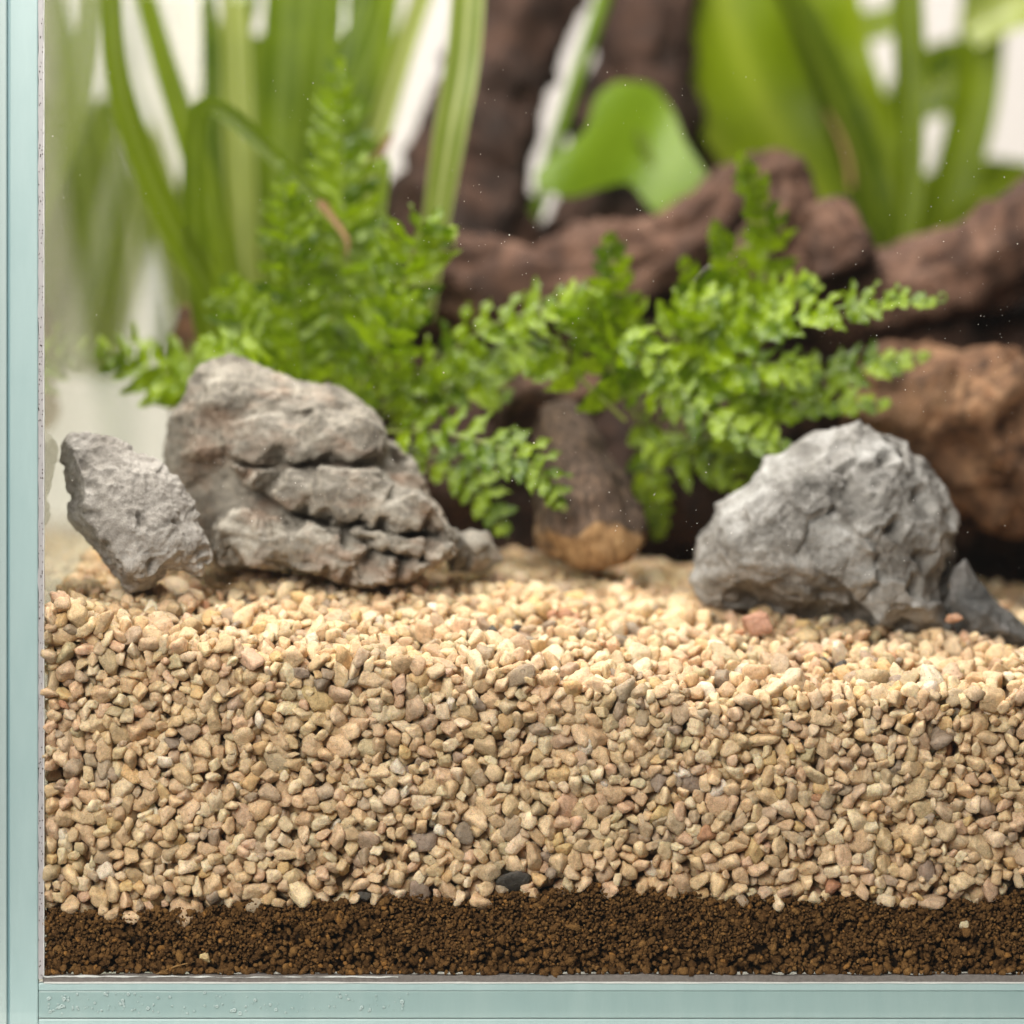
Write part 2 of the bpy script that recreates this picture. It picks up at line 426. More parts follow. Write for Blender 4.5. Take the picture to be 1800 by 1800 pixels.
def H(x, y):
    x = np.asarray(x, float); y = np.clip(np.asarray(y, float), 0, 23.9)
    z = np.stack([np.interp(x, xs, zz) for _, xs, zz in _tab]); ds = np.array([t[0] for t in _tab])
    k = np.clip(np.searchsorted(ds, y, 'right') - 1, 0, len(ds) - 2); t = (y - ds[k]) / (ds[k + 1] - ds[k])
    i = np.arange(x.size).reshape(x.shape)
    zf = z.reshape(len(ds), -1); kf = k.ravel(); tf = t.ravel(); ii = np.arange(x.size)
    h = (zf[kf, ii] * (1 - tf) + zf[kf + 1, ii] * tf).reshape(x.shape)
    return h + .05 * np.sin(x * 3.1 + y * 1.7) + .035 * np.sin(x * 7.3 - y * 4.1 + 1)
_sx = [75, 200, 330, 400, 520, 650, 700, 830, 930, 1000, 1100, 1250, 1350, 1500, 1570, 1650, 1800, 2100]
_sy = [1602, 1608, 1600, 1590, 1592, 1583, 1575, 1582, 1570, 1560, 1560, 1578, 1580, 1575, 1590, 1592, 1568, 1575]
def SOIL(x):
    x = np.asarray(x, float)
    return np.interp(x, [P(a, 0, 0).x for a in _sx], [P(0, b, 0).z for b in _sy]) + .03 * np.sin(x * 5.1) + .02 * np.sin(x * 13.3)

# ------------------------------------------------------------------ gravel
XMAX = 17.2
def in_shell(q):
    h = H(q[:, 0], q[:, 1]); dep = h - q[:, 2]
    top = dep < np.where(q[:, 1] < 3.2, .36, .24)
    return (dep > 0) & (q[:, 2] > SOIL(q[:, 0])) & ((q[:, 1] < .50) | top) & (q[:, 1] < 9.5) & (q[:, 1] > 0) & (q[:, 0] > 0) & (q[:, 0] < XMAX)
rg = np.random.default_rng(11)
box_vol = XMAX * 9.5 * 5.6; ncand = int(box_vol * 185)
pos = rg.uniform((0, 0, .7), (XMAX, 9.5, 6.3), (ncand, 3)); pos = pos[in_shell(pos)]
n = len(pos)
rad = np.clip(rg.lognormal(math.log(.085), .28, n), .05, .18)
sink = rg.uniform(-1.1, .8, n)
def relax(pos, rad, iters=24, rebuild=6):
    pos = pos.copy(); nn = len(pos); pairs = None
    for it in range(iters):
        if it % rebuild == 0:
            kd = kdtree.KDTree(nn)
            for i in range(nn): kd.insert(pos[i], i)
            kd.balance(); a, b = [], []
            for i in range(nn):
                for _, j, _d in kd.find_range(pos[i], rad[i] + .13):
                    if j > i: a.append(i); b.append(j)
            a = np.array(a); b = np.array(b)
        dv = pos[b] - pos[a]; dist = np.linalg.norm(dv, axis=1) + 1e-6
        ov = np.maximum((rad[a] + rad[b]) * .98 - dist, 0) * .42
        mv = dv / dist[:, None] * ov[:, None]
        acc = np.zeros_like(pos); np.add.at(acc, b, mv); np.add.at(acc, a, -mv)
        l = np.linalg.norm(acc, axis=1); acc *= np.minimum(1, .07 / np.maximum(l, 1e-6))[:, None]
        new = pos + acc
        new[:, 0] = np.clip(new[:, 0], rad * .9, XMAX); new[:, 1] = np.maximum(new[:, 1], rad * .88)
        new[:, 2] = np.minimum(new[:, 2], H(new[:, 0], new[:, 1]) - rad * .2)
        new[:, 2] = np.maximum(new[:, 2], SOIL(new[:, 0]) + rad * sink)
        far = (new[:, 1] > .52) & (H(new[:, 0], new[:, 1]) - new[:, 2] > .45)
        new[far] = pos[far]; pos = new
    return pos
pos = relax(pos, rad)
PAL = np.array([(.76, .62, .45), (.70, .55, .38), (.64, .50, .35), (.58, .47, .36), (.48, .40, .32), (.70, .53, .40),
                (.82, .71, .55), (.70, .53, .31), (.58, .50, .36), (.36, .31, .27), (.85, .80, .72), (.50, .29, .19), (.08, .08, .08)])
PW = np.array([22, 20, 14, 8, 4, 9, 16, 5, 5, 1.6, 1.2, .25, .2]); PW = PW / PW.sum()
ci = rg.choice(len(PAL), n, p=PW); cols = PAL[ci] * np.array([.99, .905, .80]) * rg.uniform(.9, 1.1, (n, 1)) * rg.uniform(.97, 1.03, (n, 3))
S = rg.uniform(.84, 1.2, (n, 3)); S /= np.cbrt(S.prod(1))[:, None]
elong = rg.random(n) < .12; S[elong] *= np.array([1.35, .85, .87])
R = rand_rot(rg, n)
hi = grain_shapes(48, 2, rg); lo = grain_shapes(40, 1, rg)
hdep = H(pos[:, 0], pos[:, 1]) - pos[:, 2]
front = (pos[:, 1] < .20) | ((hdep < .16) & (pos[:, 1] < 1.6))
grow = 1.10
bed = props(empty('gravel_bed', (0, 0, .8)), 'sloping bed of pale beige quartz gravel behind the glass', kind='structure')
fi = np.where(front)[0]; li = np.where(~front)[0]
vis = fi[(pos[fi, 1] < rad[fi] + .06) & (pos[fi, 0] < 13.9)]
big = vis[np.argsort(-(rad[vis] + .06 * (ci[vis] >= 10)))][:296]
rest = np.setdiff1d(fi, big)
V1, F1, C1 = merge(hi, ICO[2][1], rg.integers(0, 48, len(rest)), R[rest], S[rest], rad[rest] * grow, pos[rest], cols[rest])
o = part('loose_gravel', V1.reshape(-1, 3), F1, M['gravel'], bed, True, C1); o['kind'] = 'stuff'
V1, F1, C1 = merge(lo, ICO[1][1], rg.integers(0, 40, len(li)), R[li], S[li], rad[li] * grow, pos[li], cols[li])
o = part('deep_gravel', V1.reshape(-1, 3), F1, M['gravel'], bed, True, C1); o['kind'] = 'stuff'
PEB = {10: 'white quartz pebble', 11: 'reddish brown pebble', 12: 'black pebble'}
for k in big:
    W = (hi[int(rg.integers(0, 48))] * S[k]) @ R[k].T * rad[k] * grow
    p = link('pebble', mesh_np('pebble', W, ICO[2][1], M['gravel'], True, np.tile(cols[k], (len(W), 1))), bed, pos[k] - np.array(bed.location))
    if ci[k] in PEB: p['label'] = PEB[ci[k]]
# packed gravel behind the visible grains
gx = np.linspace(0, TW, 90); gy = np.linspace(.47, TD, 70); XX, YY = np.meshgrid(gx, gy); ZZ = H(XX, YY) - np.where(YY < 3.4, .31, .19)
tv = np.stack([XX, YY, ZZ], -1).reshape(-1, 3); fv = np.stack([gx, np.full(90, .47), np.full(90, .3)], -1)
F = [[j * 90 + i, j * 90 + i + 1, (j + 1) * 90 + i + 1, (j + 1) * 90 + i] for j in range(69) for i in range(89)]
F += [[6300 + i, 6300 + i + 1, i + 1, i] for i in range(89)]
part('packed_gravel', np.concatenate([tv, fv]), F, M['core'], bed)

def lone_pebble(px, py, d, r, c, label, cat='pebble'):
    W = (hi[int(rg.integers(0, 48))] * (1.25, .9, .9)) * r + np.array(P(px, py, d))
    return props(part('pebble', W, ICO[2][1], M['gravel'], None, True, np.tile(c, (len(W), 1))), label, cat)

# ------------------------------------------------------------------ soil
rs = np.random.default_rng(21)
def soil_batch(nn, rlo, rhi, level, ymax, zpow=1.):
    x = rs.uniform(.02, XMAX, nn); y = rs.uniform(.0, ymax, nn); r = rs.uniform(rlo, rhi, nn)
    z = rs.random(nn) ** zpow * (SOIL(x) + .0 + .06 * perlin(np.stack([x * 3.3, x * 0, x * 0 + 2], 1))) ; z = np.maximum(z, r * .8 + .0)
    y = np.maximum(y, r * .9)
    return np.stack([x, y, z], 1), r
soil = props(empty('soil_layer', (0, 0, 0)), 'dark brown crumbly soil layer under the gravel', kind='stuff')
SP = np.array([(.14, .074, .027), (.185, .10, .037), (.10, .052, .019), (.25, .14, .051), (.32, .165, .052)])
for nm, nn, lo_, hi_, lev, ym, zp in (('coarse_crumbs', 620, .040, .075, 1, .16, 1.7), ('fine_crumbs', 19000, .013, .029, 0, .12, .9), ('deep_crumbs', 9000, .024, .05, 0, .36, 1.)):
    p, r = soil_batch(nn, lo_, hi_, lev, ym, zp)
    if nm != 'fine_crumbs': p = relax.__call__(p, r, 8, 4) if False else p
    sh = grain_shapes(24, lev, rs, (5, 9), .06); c = SP[rs.choice(5, nn, p=[.3, .28, .25, .12, .05])] * rs.uniform(.8, 1.2, (nn, 1))
    if nm == 'fine_crumbs':
        # keep open pockets low down where the coarse crumbs show
        keep = (fbm(p * (1.3, 1, 3.0) + 4, 2) + (p[:, 2] - .45) * 1.1) > -.15; p, r, c = p[keep], r[keep], c[keep]
    q = len(p); s_ = rs.uniform(.8, 1.2, (q, 3))
    V1, F1, C1 = merge(sh, ICO[lev][1], rs.integers(0, 24, q), rand_rot(rs, q), s_, r, p, c)
    o = part(nm, V1.reshape(-1, 3), F1, M['soil'], soil, True, C1); o['kind'] = 'stuff'
gx = np.linspace(.01, TW, 120); top = SOIL(gx) + .02
v = np.concatenate([np.stack([gx, np.full(120, .30), np.zeros(120)], 1), np.stack([gx, np.full(120, .30), top], 1), np.stack([gx, np.full(120, .64), top], 1)])
F = [[i, i + 1, 121 + i, 120 + i] for i in range(119)] + [[120 + i, 121 + i, 241 + i, 240 + i] for i in range(119)]
part('packed_soil', v, F, M['soil_core'], soil)
lone_pebble(360, 1682, .05, .065, (.70, .52, .28), 'single small tan pebble lying in the dark soil at left')
lone_pebble(1695, 1626, .06, .07, (.75, .62, .42), 'single pale pebble lying in the dark soil at lower right')
def tube(path, rads, nseg=8, cap=True):
    path = [Vector(p) for p in path]; V, F = [], []; up = Vector((.13, -.9, .35)).normalized()
    for k, p in enumerate(path):
        t = (path[min(k + 1, len(path) - 1)] - path[max(k - 1, 0)]).normalized()
        a = t.cross(up); a = a.normalized() if a.length > 1e-4 else Vector((1, 0, 0)); b = a.cross(t).normalized()
        for j in range(nseg):
            th = 2 * PI * j / nseg; V.append(p + (a * math.cos(th) + b * math.sin(th)) * rads[k])
    for k in range(len(path) - 1):
        for j in range(nseg): F.append([k * nseg + j, k * nseg + (j + 1) % nseg, (k + 1) * nseg + (j + 1) % nseg, (k + 1) * nseg + j])
    return V, F
def spline(pts, n):
    """Catmull-Rom through points of any dimension"""
    p = np.array(pts, float); p = np.concatenate([[2 * p[0] - p[1]], p, [2 * p[-1] - p[-2]]]); m = len(p) - 3
    ts = np.linspace(0, m - 1e-6, n); k = ts.astype(int); f = (ts - k)[:, None]
    a, b, c, d = p[k], p[k + 1], p[k + 2], p[k + 3]
    return .5 * (2 * b + (c - a) * f + (2 * a - 5 * b + 4 * c - d) * f ** 2 + (3 * b - a - 3 * c + d) * f ** 3)
V, F = tube([P(275, 1712, .03), P(310, 1698, .02), P(342, 1690, .02)], [.008, .011, .006], 6)
props(part('straw_fibre', V, F, M['straw']), 'thin tan straw fibre lying in the soil near lower left corner', 'fibre')

# ------------------------------------------------------------------ stones
def outline_mesh(outl, inner, d, back):
    m = len(outl); pts = [Vector((a, -b)) for a, b in outl] + [Vector((a, -b)) for a, b, _ in inner]
    vo, eo, fo, *_ = delaunay_2d_cdt(pts, [(k, (k + 1) % m) for k in range(m)], [], 1, 1e-4)
    off = {(round(a, 2), round(-b, 2)): o for a, b, o in inner}
    V, B = [], []
    for k, p in enumerate(vo):
        o = off.get((round(p.x, 2), round(p.y, 2)), 0.)
        V.append(P(p.x, -p.y, d + o)); B.append(P(p.x, -p.y, d + (max(abs(o), .3) + .25) * back if o else d + .12))
    n0 = len(V); V = V + B; F = [tuple(f) for f in fo] + [tuple(i + n0 for i in reversed(f)) for f in fo]
    cnt = {}
    for f in fo:
        for a, b in zip(f, f[1:] + f[:1] if isinstance(f, list) else tuple(f[1:]) + (f[0],)): cnt[(a, b)] = 1
    for a, b in cnt:
        if (b, a) not in cnt: F += [(b, a, a + n0), (b, a + n0, b + n0)]
    return V, F
def stone(name, pieces, voxel, mat, disp, label, cat='stone', smooth_it=1):
    V, F = [], []
    for outl, inner, d, back in pieces:
        v, f = outline_mesh(outl, inner, d, back); k = len(V); V += v; F += [tuple(i + k for i in q) for q in f]
    me = bpy.data.meshes.new('tmp'); me.from_pydata([tuple(v) for v in V], [], F)
    o = bpy.data.objects.new('tmp', me); COL.objects.link(o)
    r = o.modifiers.new('r', 'REMESH'); r.mode = 'VOXEL'; r.voxel_size = voxel
    s = o.modifiers.new('s', 'SMOOTH'); s.iterations = smooth_it; s.factor = .5
    dg = bpy.context.evaluated_depsgraph_get(); ev = o.evaluated_get(dg); m2 = ev.to_mesh()
    nv = len(m2.vertices); co = np.empty(nv * 3, np.float32); m2.vertices.foreach_get('co', co); co = co.reshape(-1, 3).astype(float)
    nr = np.empty(nv * 3, np.float32); m2.vertex_normals.foreach_get('vector', nr); nr = nr.reshape(-1, 3)
    fq = np.array([list(p.vertices) for p in m2.polygons], np.int32)
    ev.to_mesh_clear(); bpy.data.objects.remove(o); bpy.data.meshes.remove(me)
    co = co + nr * disp(co)[:, None]
    return props(part(name, co, fq, mat), label, cat)

out_a = [(105, 793), (110, 779), (123, 765), (150, 761), (187, 770), (233, 790), (287, 810), (313, 840), (337, 880), (353, 923), (373, 975), (372, 990), (359, 994), (356, 1012), (323, 998),
         (293, 1008), (263, 1035), (240, 1042), (220, 1030), (200, 1005), (170, 970), (147, 938), (123, 913), (119, 897), (126, 877), (119, 860), (113, 833), (106, 813)]
in_a = [(128, 790, -.30), (140, 830, -.42), (150, 880, -.50), (160, 922, -.55), (192, 965, -.60), (222, 1000, -.58), (243, 1018, -.40), (272, 1010, -.42), (200, 800, -.22), (200, 870, -.50), (230, 930, -.62),
        (270, 960, -.60), (270, 840, -.32), (300, 900, -.38), (320, 960, -.42), (345, 985, -.30), (340, 940, -.22), (165, 780, -.15), (300, 985, -.5), (245, 880, -.46)]
def disp_a(c):
    w_ = c + .12 * np.stack([perlin(c * 3), perlin(c * 3 + 7), perlin(c * 3 + 13)], 1)
    pit = np.clip(.30 - cells(w_ * 2.3 + 3, 5), 0, 1) * (perlin(c * .9 + 2) > -.1)
    return .05 * fbm(c * 1.6, 3) + .05 * chips(w_ * 1.5, 3) + .035 * chips(w_ * 4.2, 8) + .022 * fbm(c * 9, 3, .6) - .42 * pit
stone('leaning_stone', [(out_a, in_a, 1.5, .9)], .026, M['rock_a'], disp_a, 'small pale grey pitted stone leaning beside the left glass wall', smooth_it=1)

body = [(290, 778), (296, 740), (318, 708), (333, 668), (352, 643), (400, 621), (430, 631), (465, 645), (520, 670), (592, 677), (640, 705), (672, 742), (684, 790), (700, 830), (740, 870), (770, 930), (740, 985), (640, 1010), (520, 1000), (440, 998), (380, 992), (365, 960), (345, 915), (325, 870), (296, 845)]
in_body = [(340, 720, -.55), (402, 645, -.30), (380, 700, -.75), (400, 668, -.62), (460, 690, -.55), (560, 705, -.45), (350, 790, -.75), (320, 800, -.45), (380, 830, -.25), (420, 780, -.5), (520, 760, -.55), (620, 770, -.5), (360, 880, -.15), (440, 870, -.2), (540, 850, -.3), (640, 860, -.3), (440, 950, -.3), (560, 960, -.4), (680, 930, -.3)]
def plate(outl, off, inset=.62, mids=()):
    c = np.mean(outl, 0); return [tuple(c + (np.array(p) - c) * .95) + (off * .9,) for p in outl[::1]] + [tuple(c + (np.array(p) - c) * inset * .6) + (off,) for p in outl[::2]] + list(mids)
sA = [(382, 768), (398, 742), (450, 728), (560, 722), (640, 728), (674, 752), (684, 785), (676, 800), (648, 802), (620, 812), (560, 808), (500, 814), (440, 816), (402, 806)]
sA2 = [(372, 720), (400, 690), (470, 684), (560, 694), (640, 712), (655, 730), (560, 728), (450, 736), (398, 748), (378, 766)]
sB = [(404, 816), (440, 826), (500, 826), (560, 820), (620, 824), (668, 822), (694, 850), (740, 868), (770, 890), (790, 925), (802, 950), (770, 948), (740, 934), (700, 938), (660, 928), (620, 918), (590, 916), (540, 906), (505, 896), (470, 872), (430, 850)]
sC = [(575, 916), (620, 924), (660, 935), (700, 944), (750, 946), (800, 956), (806, 975), (770, 990), (740, 982), (700, 974), (650, 958), (610, 940)]
sD = [(366, 960), (376, 925), (400, 898), (430, 889), (470, 905), (540, 915), (600, 936), (650, 963), (700, 984), (766, 992), (740, 1010), (690, 1026), (640, 1034), (600, 1026), (560, 1008), (510, 998), (440, 1000), (380, 996)]
sE = [(655, 765), (690, 778), (725, 808), (748, 850), (757, 900), (750, 930), (700, 920), (665, 860)]
def disp_b(c):
    w_ = c + .10 * np.stack([perlin(c * 3), perlin(c * 3 + 7), perlin(c * 3 + 13)], 1)
    st = w_ * np.array([1.0, 1.0, 5.5]) + np.stack([np.zeros(len(c)), np.zeros(len(c)), 1.6 * c[:, 0]], 1)
    low = np.clip((6.7 - c[:, 2]) / 1.0, 0.12, 1)
    pit = np.clip(.32 - cells(w_ * np.array([3.0, 3.0, 5.2]) + 1, 9), 0, 1)
    return .04 * fbm(c * 1.8, 3) + .05 * low * (ridged(st, 3) - .55) + .06 * chips(st * .9, 4) * (.15 + .85 * low) + .03 * chips(w_ * 4.5, 2) + .022 * fbm(c * 9, 3, .6) - .40 * pit * low
stone('layered_stone', [(body, in_body, 3.3, 1.3), (sA, plate(sA, -.50), 2.95, .8), (sA2, plate(sA2, -.30), 3.0, .8), (sB, plate(sB, -.60), 2.75, .8), (sC, plate(sC, -.45), 2.6, .8), (sD, plate(sD, -.60), 2.65, .9), (sE, plate(sE, -.3), 3.6, 1.)],
      .034, M['rock_b'], disp_b, 'large layered grey brown stone with dark horizontal cracks, at left')

out_c = [(1219, 1020), (1232, 987), (1237, 947), (1260, 887), (1313, 853), (1340, 818), (1373, 807), (1420, 773), (1460, 760), (1495, 742), (1512, 733), (1528, 757), (1560, 766), (1593, 774), (1633, 817), (1667, 860), (1678, 903), (1684, 937), (1680, 957), (1689, 970), (1680, 990),
         (1668, 1027), (1680, 1062), (1672, 1112), (1600, 1122), (1533, 1110), (1493, 1112), (1453, 1100), (1400, 1085), (1317, 1064), (1240, 1056)]
in_c = [(1345, 840, -.35), (1400, 812, -.40), (1460, 785, -.38), (1508, 768, -.34), (1330, 880, -.85), (1400, 850, -.88), (1455, 828, -.82), (1497, 800, -.75), (1280, 940, -.75), (1310, 990, -1.0), (1380, 930, -1.15), (1450, 910, -1.12), (1496, 900, -.98), (1500, 960, -1.0),
        (1420, 1000, -1.18), (1470, 1040, -.95), (1260, 1010, -.55), (1330, 1035, -.70), (1400, 1060, -.6), (1500, 1060, -.65), (1545, 800, -.62), (1590, 805, -.50), (1560, 860, -.92), (1620, 860, -.60), (1645, 910, -.50), (1600, 930, -.85), (1540, 940, -1.15), (1560, 1000, -1.0), (1610, 1010, -.8),
        (1650, 980, -.62), (1570, 1060, -1.02), (1620, 1070, -.9), (1545, 1095, -.8), (1650, 1060, -.55)]
def disp_c(c):
    w_ = c + .15 * np.stack([perlin(c * 2.5), perlin(c * 2.5 + 7), perlin(c * 2.5 + 13)], 1)
    rgt = np.clip((c[:, 0] - 11.6) / .6, .08, 1); pit = np.clip(.40 - cells(w_ * 1.9 + 1.5, 3), 0, 1)
    return .05 * fbm(c * 1.5 + 5, 3) + .15 * chips(w_ * .95, 6) + .02 * chips(w_ * 3.6, 1) + .015 * (ridged(w_ * 1.1 + 3, 2) - .5) + .02 * fbm(c * 9, 3, .6) - .7 * pit * rgt
stone('ridged_stone', [(out_c, in_c, 3.2, .9)], .034, M['rock_c'], disp_c, 'rounded grey stone with white veined ridges at right', smooth_it=1)
out_d = [(1668, 1050), (1678, 1000), (1698, 983), (1712, 1008), (1750, 1058), (1800, 1096), (1840, 1126), (1850, 1150), (1760, 1150), (1690, 1130), (1668, 1095)]
stone('dark_stone', [(out_d, [(1700, 1010, -.12), (1690, 1060, -.3), (1730, 1075, -.5), (1770, 1110, -.5), (1710, 1110, -.45), (1800, 1125, -.35)], 2.9, 1.)], .036, M['rock_d'],
      lambda c: .05 * fbm(c * 2.2, 4) + .02 * fbm(c * 8, 3), 'dark charcoal stone wedge at the right edge of the picture')
out_e = [(772, 968), (792, 940), (826, 924), (856, 932), (872, 958), (886, 984), (858, 1000), (790, 1008)]
stone('small_stone', [(out_e, [(810, 960, -.3), (840, 955, -.32), (850, 980, -.25), (815, 985, -.3)], 3.3, 1.)], .032, M['rock_b'],
      lambda c: .04 * fbm(c * 2.5, 4) + .10 * chips(c * 1.7, 3) + .02 * fbm(c * 8, 3), 'small plain grey stone at the right foot of the layered stone')
lone_pebble(1330, 1094, 2.0, .17, (.46, .25, .17), 'reddish brown pebble lying before the grey ridged stone')
lone_pebble(1675, 1087, 2.35, .085, (.50, .29, .19), 'tiny orange pebble wedged between grey ridged stone and dark stone')

# ------------------------------------------------------------------ driftwood
def log(name, pts, mat, parent, nring=60, nseg=40, amp=.16, knots=1., seed=0., flat=1.):
    """pts: (px, py, depth, radius cm)"""
    q = spline(pts, nring); path = [P(a, b, d) for a, b, d, _ in q]; rad_ = np.maximum(q[:, 3], .05)
    # rounded ends
    e = max(2, nring // 12)
    for k in range(e):
        f = math.sqrt(max(.0, 1 - (1 - (k + .15) / e) ** 2)); rad_[k] *= f; rad_[-1 - k] *= f
    V, F = tube(path, rad_, nseg); V = np.array([tuple(v) for v in V]); C = np.repeat(np.array([tuple(p) for p in path]), nseg, 0)
    L = np.concatenate([[0], np.cumsum([(path[k + 1] - path[k]).length for k in range(nring - 1)])])
    th = np.tile(np.arange(nseg) * 2 * PI / nseg, nring); lv = np.repeat(L, nseg); rr = np.repeat(rad_, nseg)
    g = np.stack([np.cos(th) * 2.2, np.sin(th) * 2.2, lv * .45 + seed], 1)
    dr = amp * 1.35 * (fbm(g, 4) * .9 + (ridged(g * 1.8 + 5, 3) - .5) * 1.1) + .22 * knots * fbm(V * .8 + seed, 3) - .5 * np.maximum(0, ridged(g * np.array([1.6, 1.6, .7]) + 11, 2) - .78)
    w_ = V + .25 * np.stack([perlin(V * 1.3), perlin(V * 1.3 + 7), perlin(V * 1.3 + 13)], 1)
    dr = dr + .13 * knots * chips(w_ * .9 + seed, 5) + .06 * chips(w_ * 2.6 + seed, 9)
    V = V + (V - C) * (dr)[:, None] * flat
    V0 = C[0]; V1 = C[-1]; m = len(V); V = np.concatenate([V, [V0], [V1]])
    FQ = np.array(F); caps = [[m, (j + 1) % nseg, j, j] for j in range(nseg)] + [[m + 1, (nring - 1) * nseg + j, (nring - 1) * nseg + (j + 1) % nseg, (nring - 1) * nseg + (j + 1) % nseg] for j in range(nseg)]
    me_V = V - np.array(origin_of(parent)) if parent else V
    me = bpy.data.meshes.new(name); me.from_pydata([tuple(v) for v in me_V], [], [tuple(f) for f in F] + [tuple(dict.fromkeys(c)) for c in caps])
    me.polygons.foreach_set('use_smooth', np.ones(len(me.polygons), bool)); me.materials.append(mat)
    return link(name, me, parent)
dw = props(empty('driftwood_root', P(1000, 1000, 10)), 'dark brown driftwood root standing behind the ferns with lying branches', 'driftwood')
log('trunk', [(760, 580, 12, 1.5), (795, 420, 12, 1.4), (838, 250, 12.5, 1.02), (885, 110, 13, .98), (935, -40, 13.5, .95), (965, -220, 14, .8)], M['wood_dark'], dw, 80, 40, .16, .8, 1)
log('trunk_fork', [(1050, 540, 12.5, 1.5), (1100, 350, 12.5, 1.2), (1120, 190, 12.8, 1.06), (1140, 60, 13, .82), (1165, -60, 13.3, .75), (1180, -200, 13.5, .7)], M['wood_dark'], dw, 70, 40, .16, .8, 4)
log('lying_root', [(640, 470, 10, .5), (760, 500, 9.5, .75), (920, 500, 9.2, .85), (1080, 480, 9.2, .8), (1210, 420, 9.3, .65), (1330, 330, 9.2, .5), (1400, 280, 9.3, .35)], M['wood_red'], dw, 90, 36, .18, 1.4, 7)
log('knotted_root', [(1310, 560, 8.2, .7), (1370, 450, 8.2, .65), (1385, 360, 8.3, .5), (1360, 285, 8.4, .38)], M['wood_red'], dw, 50, 32, .24, 2, 11)
log('cross_root', [(1000, 420, 14, .9), (1120, 380, 14, 1.1), (1240, 300, 14, 1.0), (1330, 260, 14, .8), (1420, 300, 14, .6)], M['wood_dark'], dw, 50, 30, .16, .8, 13)
log('root_knob', [(1490, 480, 8, .6), (1465, 410, 8, .5), (1445, 350, 8, .32)], M['wood_red'], dw, 36, 28, .2, 2, 15)
log('right_branch', [(1300, 560, 9.5, .7), (1480, 530, 9, .8), (1640, 500, 8.7, .85), (1760, 440, 8.5, .82), (1900, 350, 8.5, .75), (2020, 250, 8.6, .6)], M['wood_red'], dw, 90, 36, .14, 1, 19)
log('shade_backing', [(690, 900, 10, 1.4), (900, 850, 9.5, 1.8), (1150, 830, 9.5, 2.0), (1450, 800, 9.5, 2.1), (1750, 820, 9.5, 2.0), (2050, 850, 10, 1.8)], M['wood_dark'], dw, 90, 40, .16, 1, 23)  # added dark mass standing in for deep shade, hides the white backdrop
log('middle_root', [(420, 800, 10.5, .9), (640, 720, 10.2, 1.1), (860, 640, 10, 1.1), (1100, 620, 10, 1.2), (1400, 610, 10.2, 1.1), (1700, 600, 10.4, 1.2), (2000, 620, 10.6, 1.2)], M['wood_dark'], dw, 90, 36, .16, 1.2, 29)
log('under_root', [(880, 760, 6.2, .3), (930, 715, 6.0, .42), (1000, 715, 6.0, .40), (1080, 690, 6.2, .35)], M['wood_red'], dw, 50, 28, .35, 2.5, 27)
log('thick_log', [(1500, 720, 7.4, .75), (1640, 735, 6.7, 1.12), (1760, 770, 6.2, 1.28), (1900, 815, 5.9, 1.25), (2020, 850, 5.9, 1.1)], M['wood_tan'], dw, 90, 44, .17, 1.3, 31)
st = props(empty('driftwood_stub', P(1030, 1000, 4.6)), 'short blunt driftwood stub with tan rounded end standing on the gravel at centre', 'driftwood')
t = NT('worn_stub'); v = t.coord('Object'); sz = t.n('ShaderNodeSeparateXYZ'); t.l(v, sz.inputs[0])
n1 = t.noise(v, 1.6, 5, .6, .4); n2 = t.noise(t.coord('Object', (3, 3, .8)), 3.5, 6, .7); n3 = t.noise(v, 26, 3)
bark = t.ramp(n2, [(.34, (.025, .017, .013)), (.5, (.10, .066, .048)), (.68, (.23, .15, .10))])
bare = t.ramp(n2, [(.3, (.13, .07, .03)), (.5, (.36, .21, .095)), (.7, (.54, .35, .17))])
f = t.math('ADD', t.math('MULTIPLY', n1, 1.7), t.math('MULTIPLY', sz.outputs[2], -.80))      # bark worn off towards the foot, in ragged patches
col = t.mix(t.ramp(f, [(.30, (0, 0, 0)), (.44, (1, 1, 1))]), bark, bare)
ws = t.done(t.bsdf(col, .68, .25, t.bump(t.math('ADD', n2, t.math('MULTIPLY', n3, .3)), .8, .08)))
log('stub', [(985, 715, 5.9, .40), (1005, 790, 5.4, .50), (1024, 860, 4.9, .61), (1036, 920, 4.55, .70), (1044, 965, 4.4, .66), (1048, 1002, 4.4, .42)], ws, st, 70, 40, .12, 1.1, 35)
db = props(empty('driftwood_piece', P(340, 640, 8)), 'rounded brown driftwood tip showing behind the layered stone peak at left', 'driftwood')
log('tip', [(350, 760, 8.2, .42), (343, 650, 8, .40), (338, 590, 7.9, .36), (336, 535, 7.9, .22)], M['wood_tan'], db, 40, 28, .16, 1.5, 41)

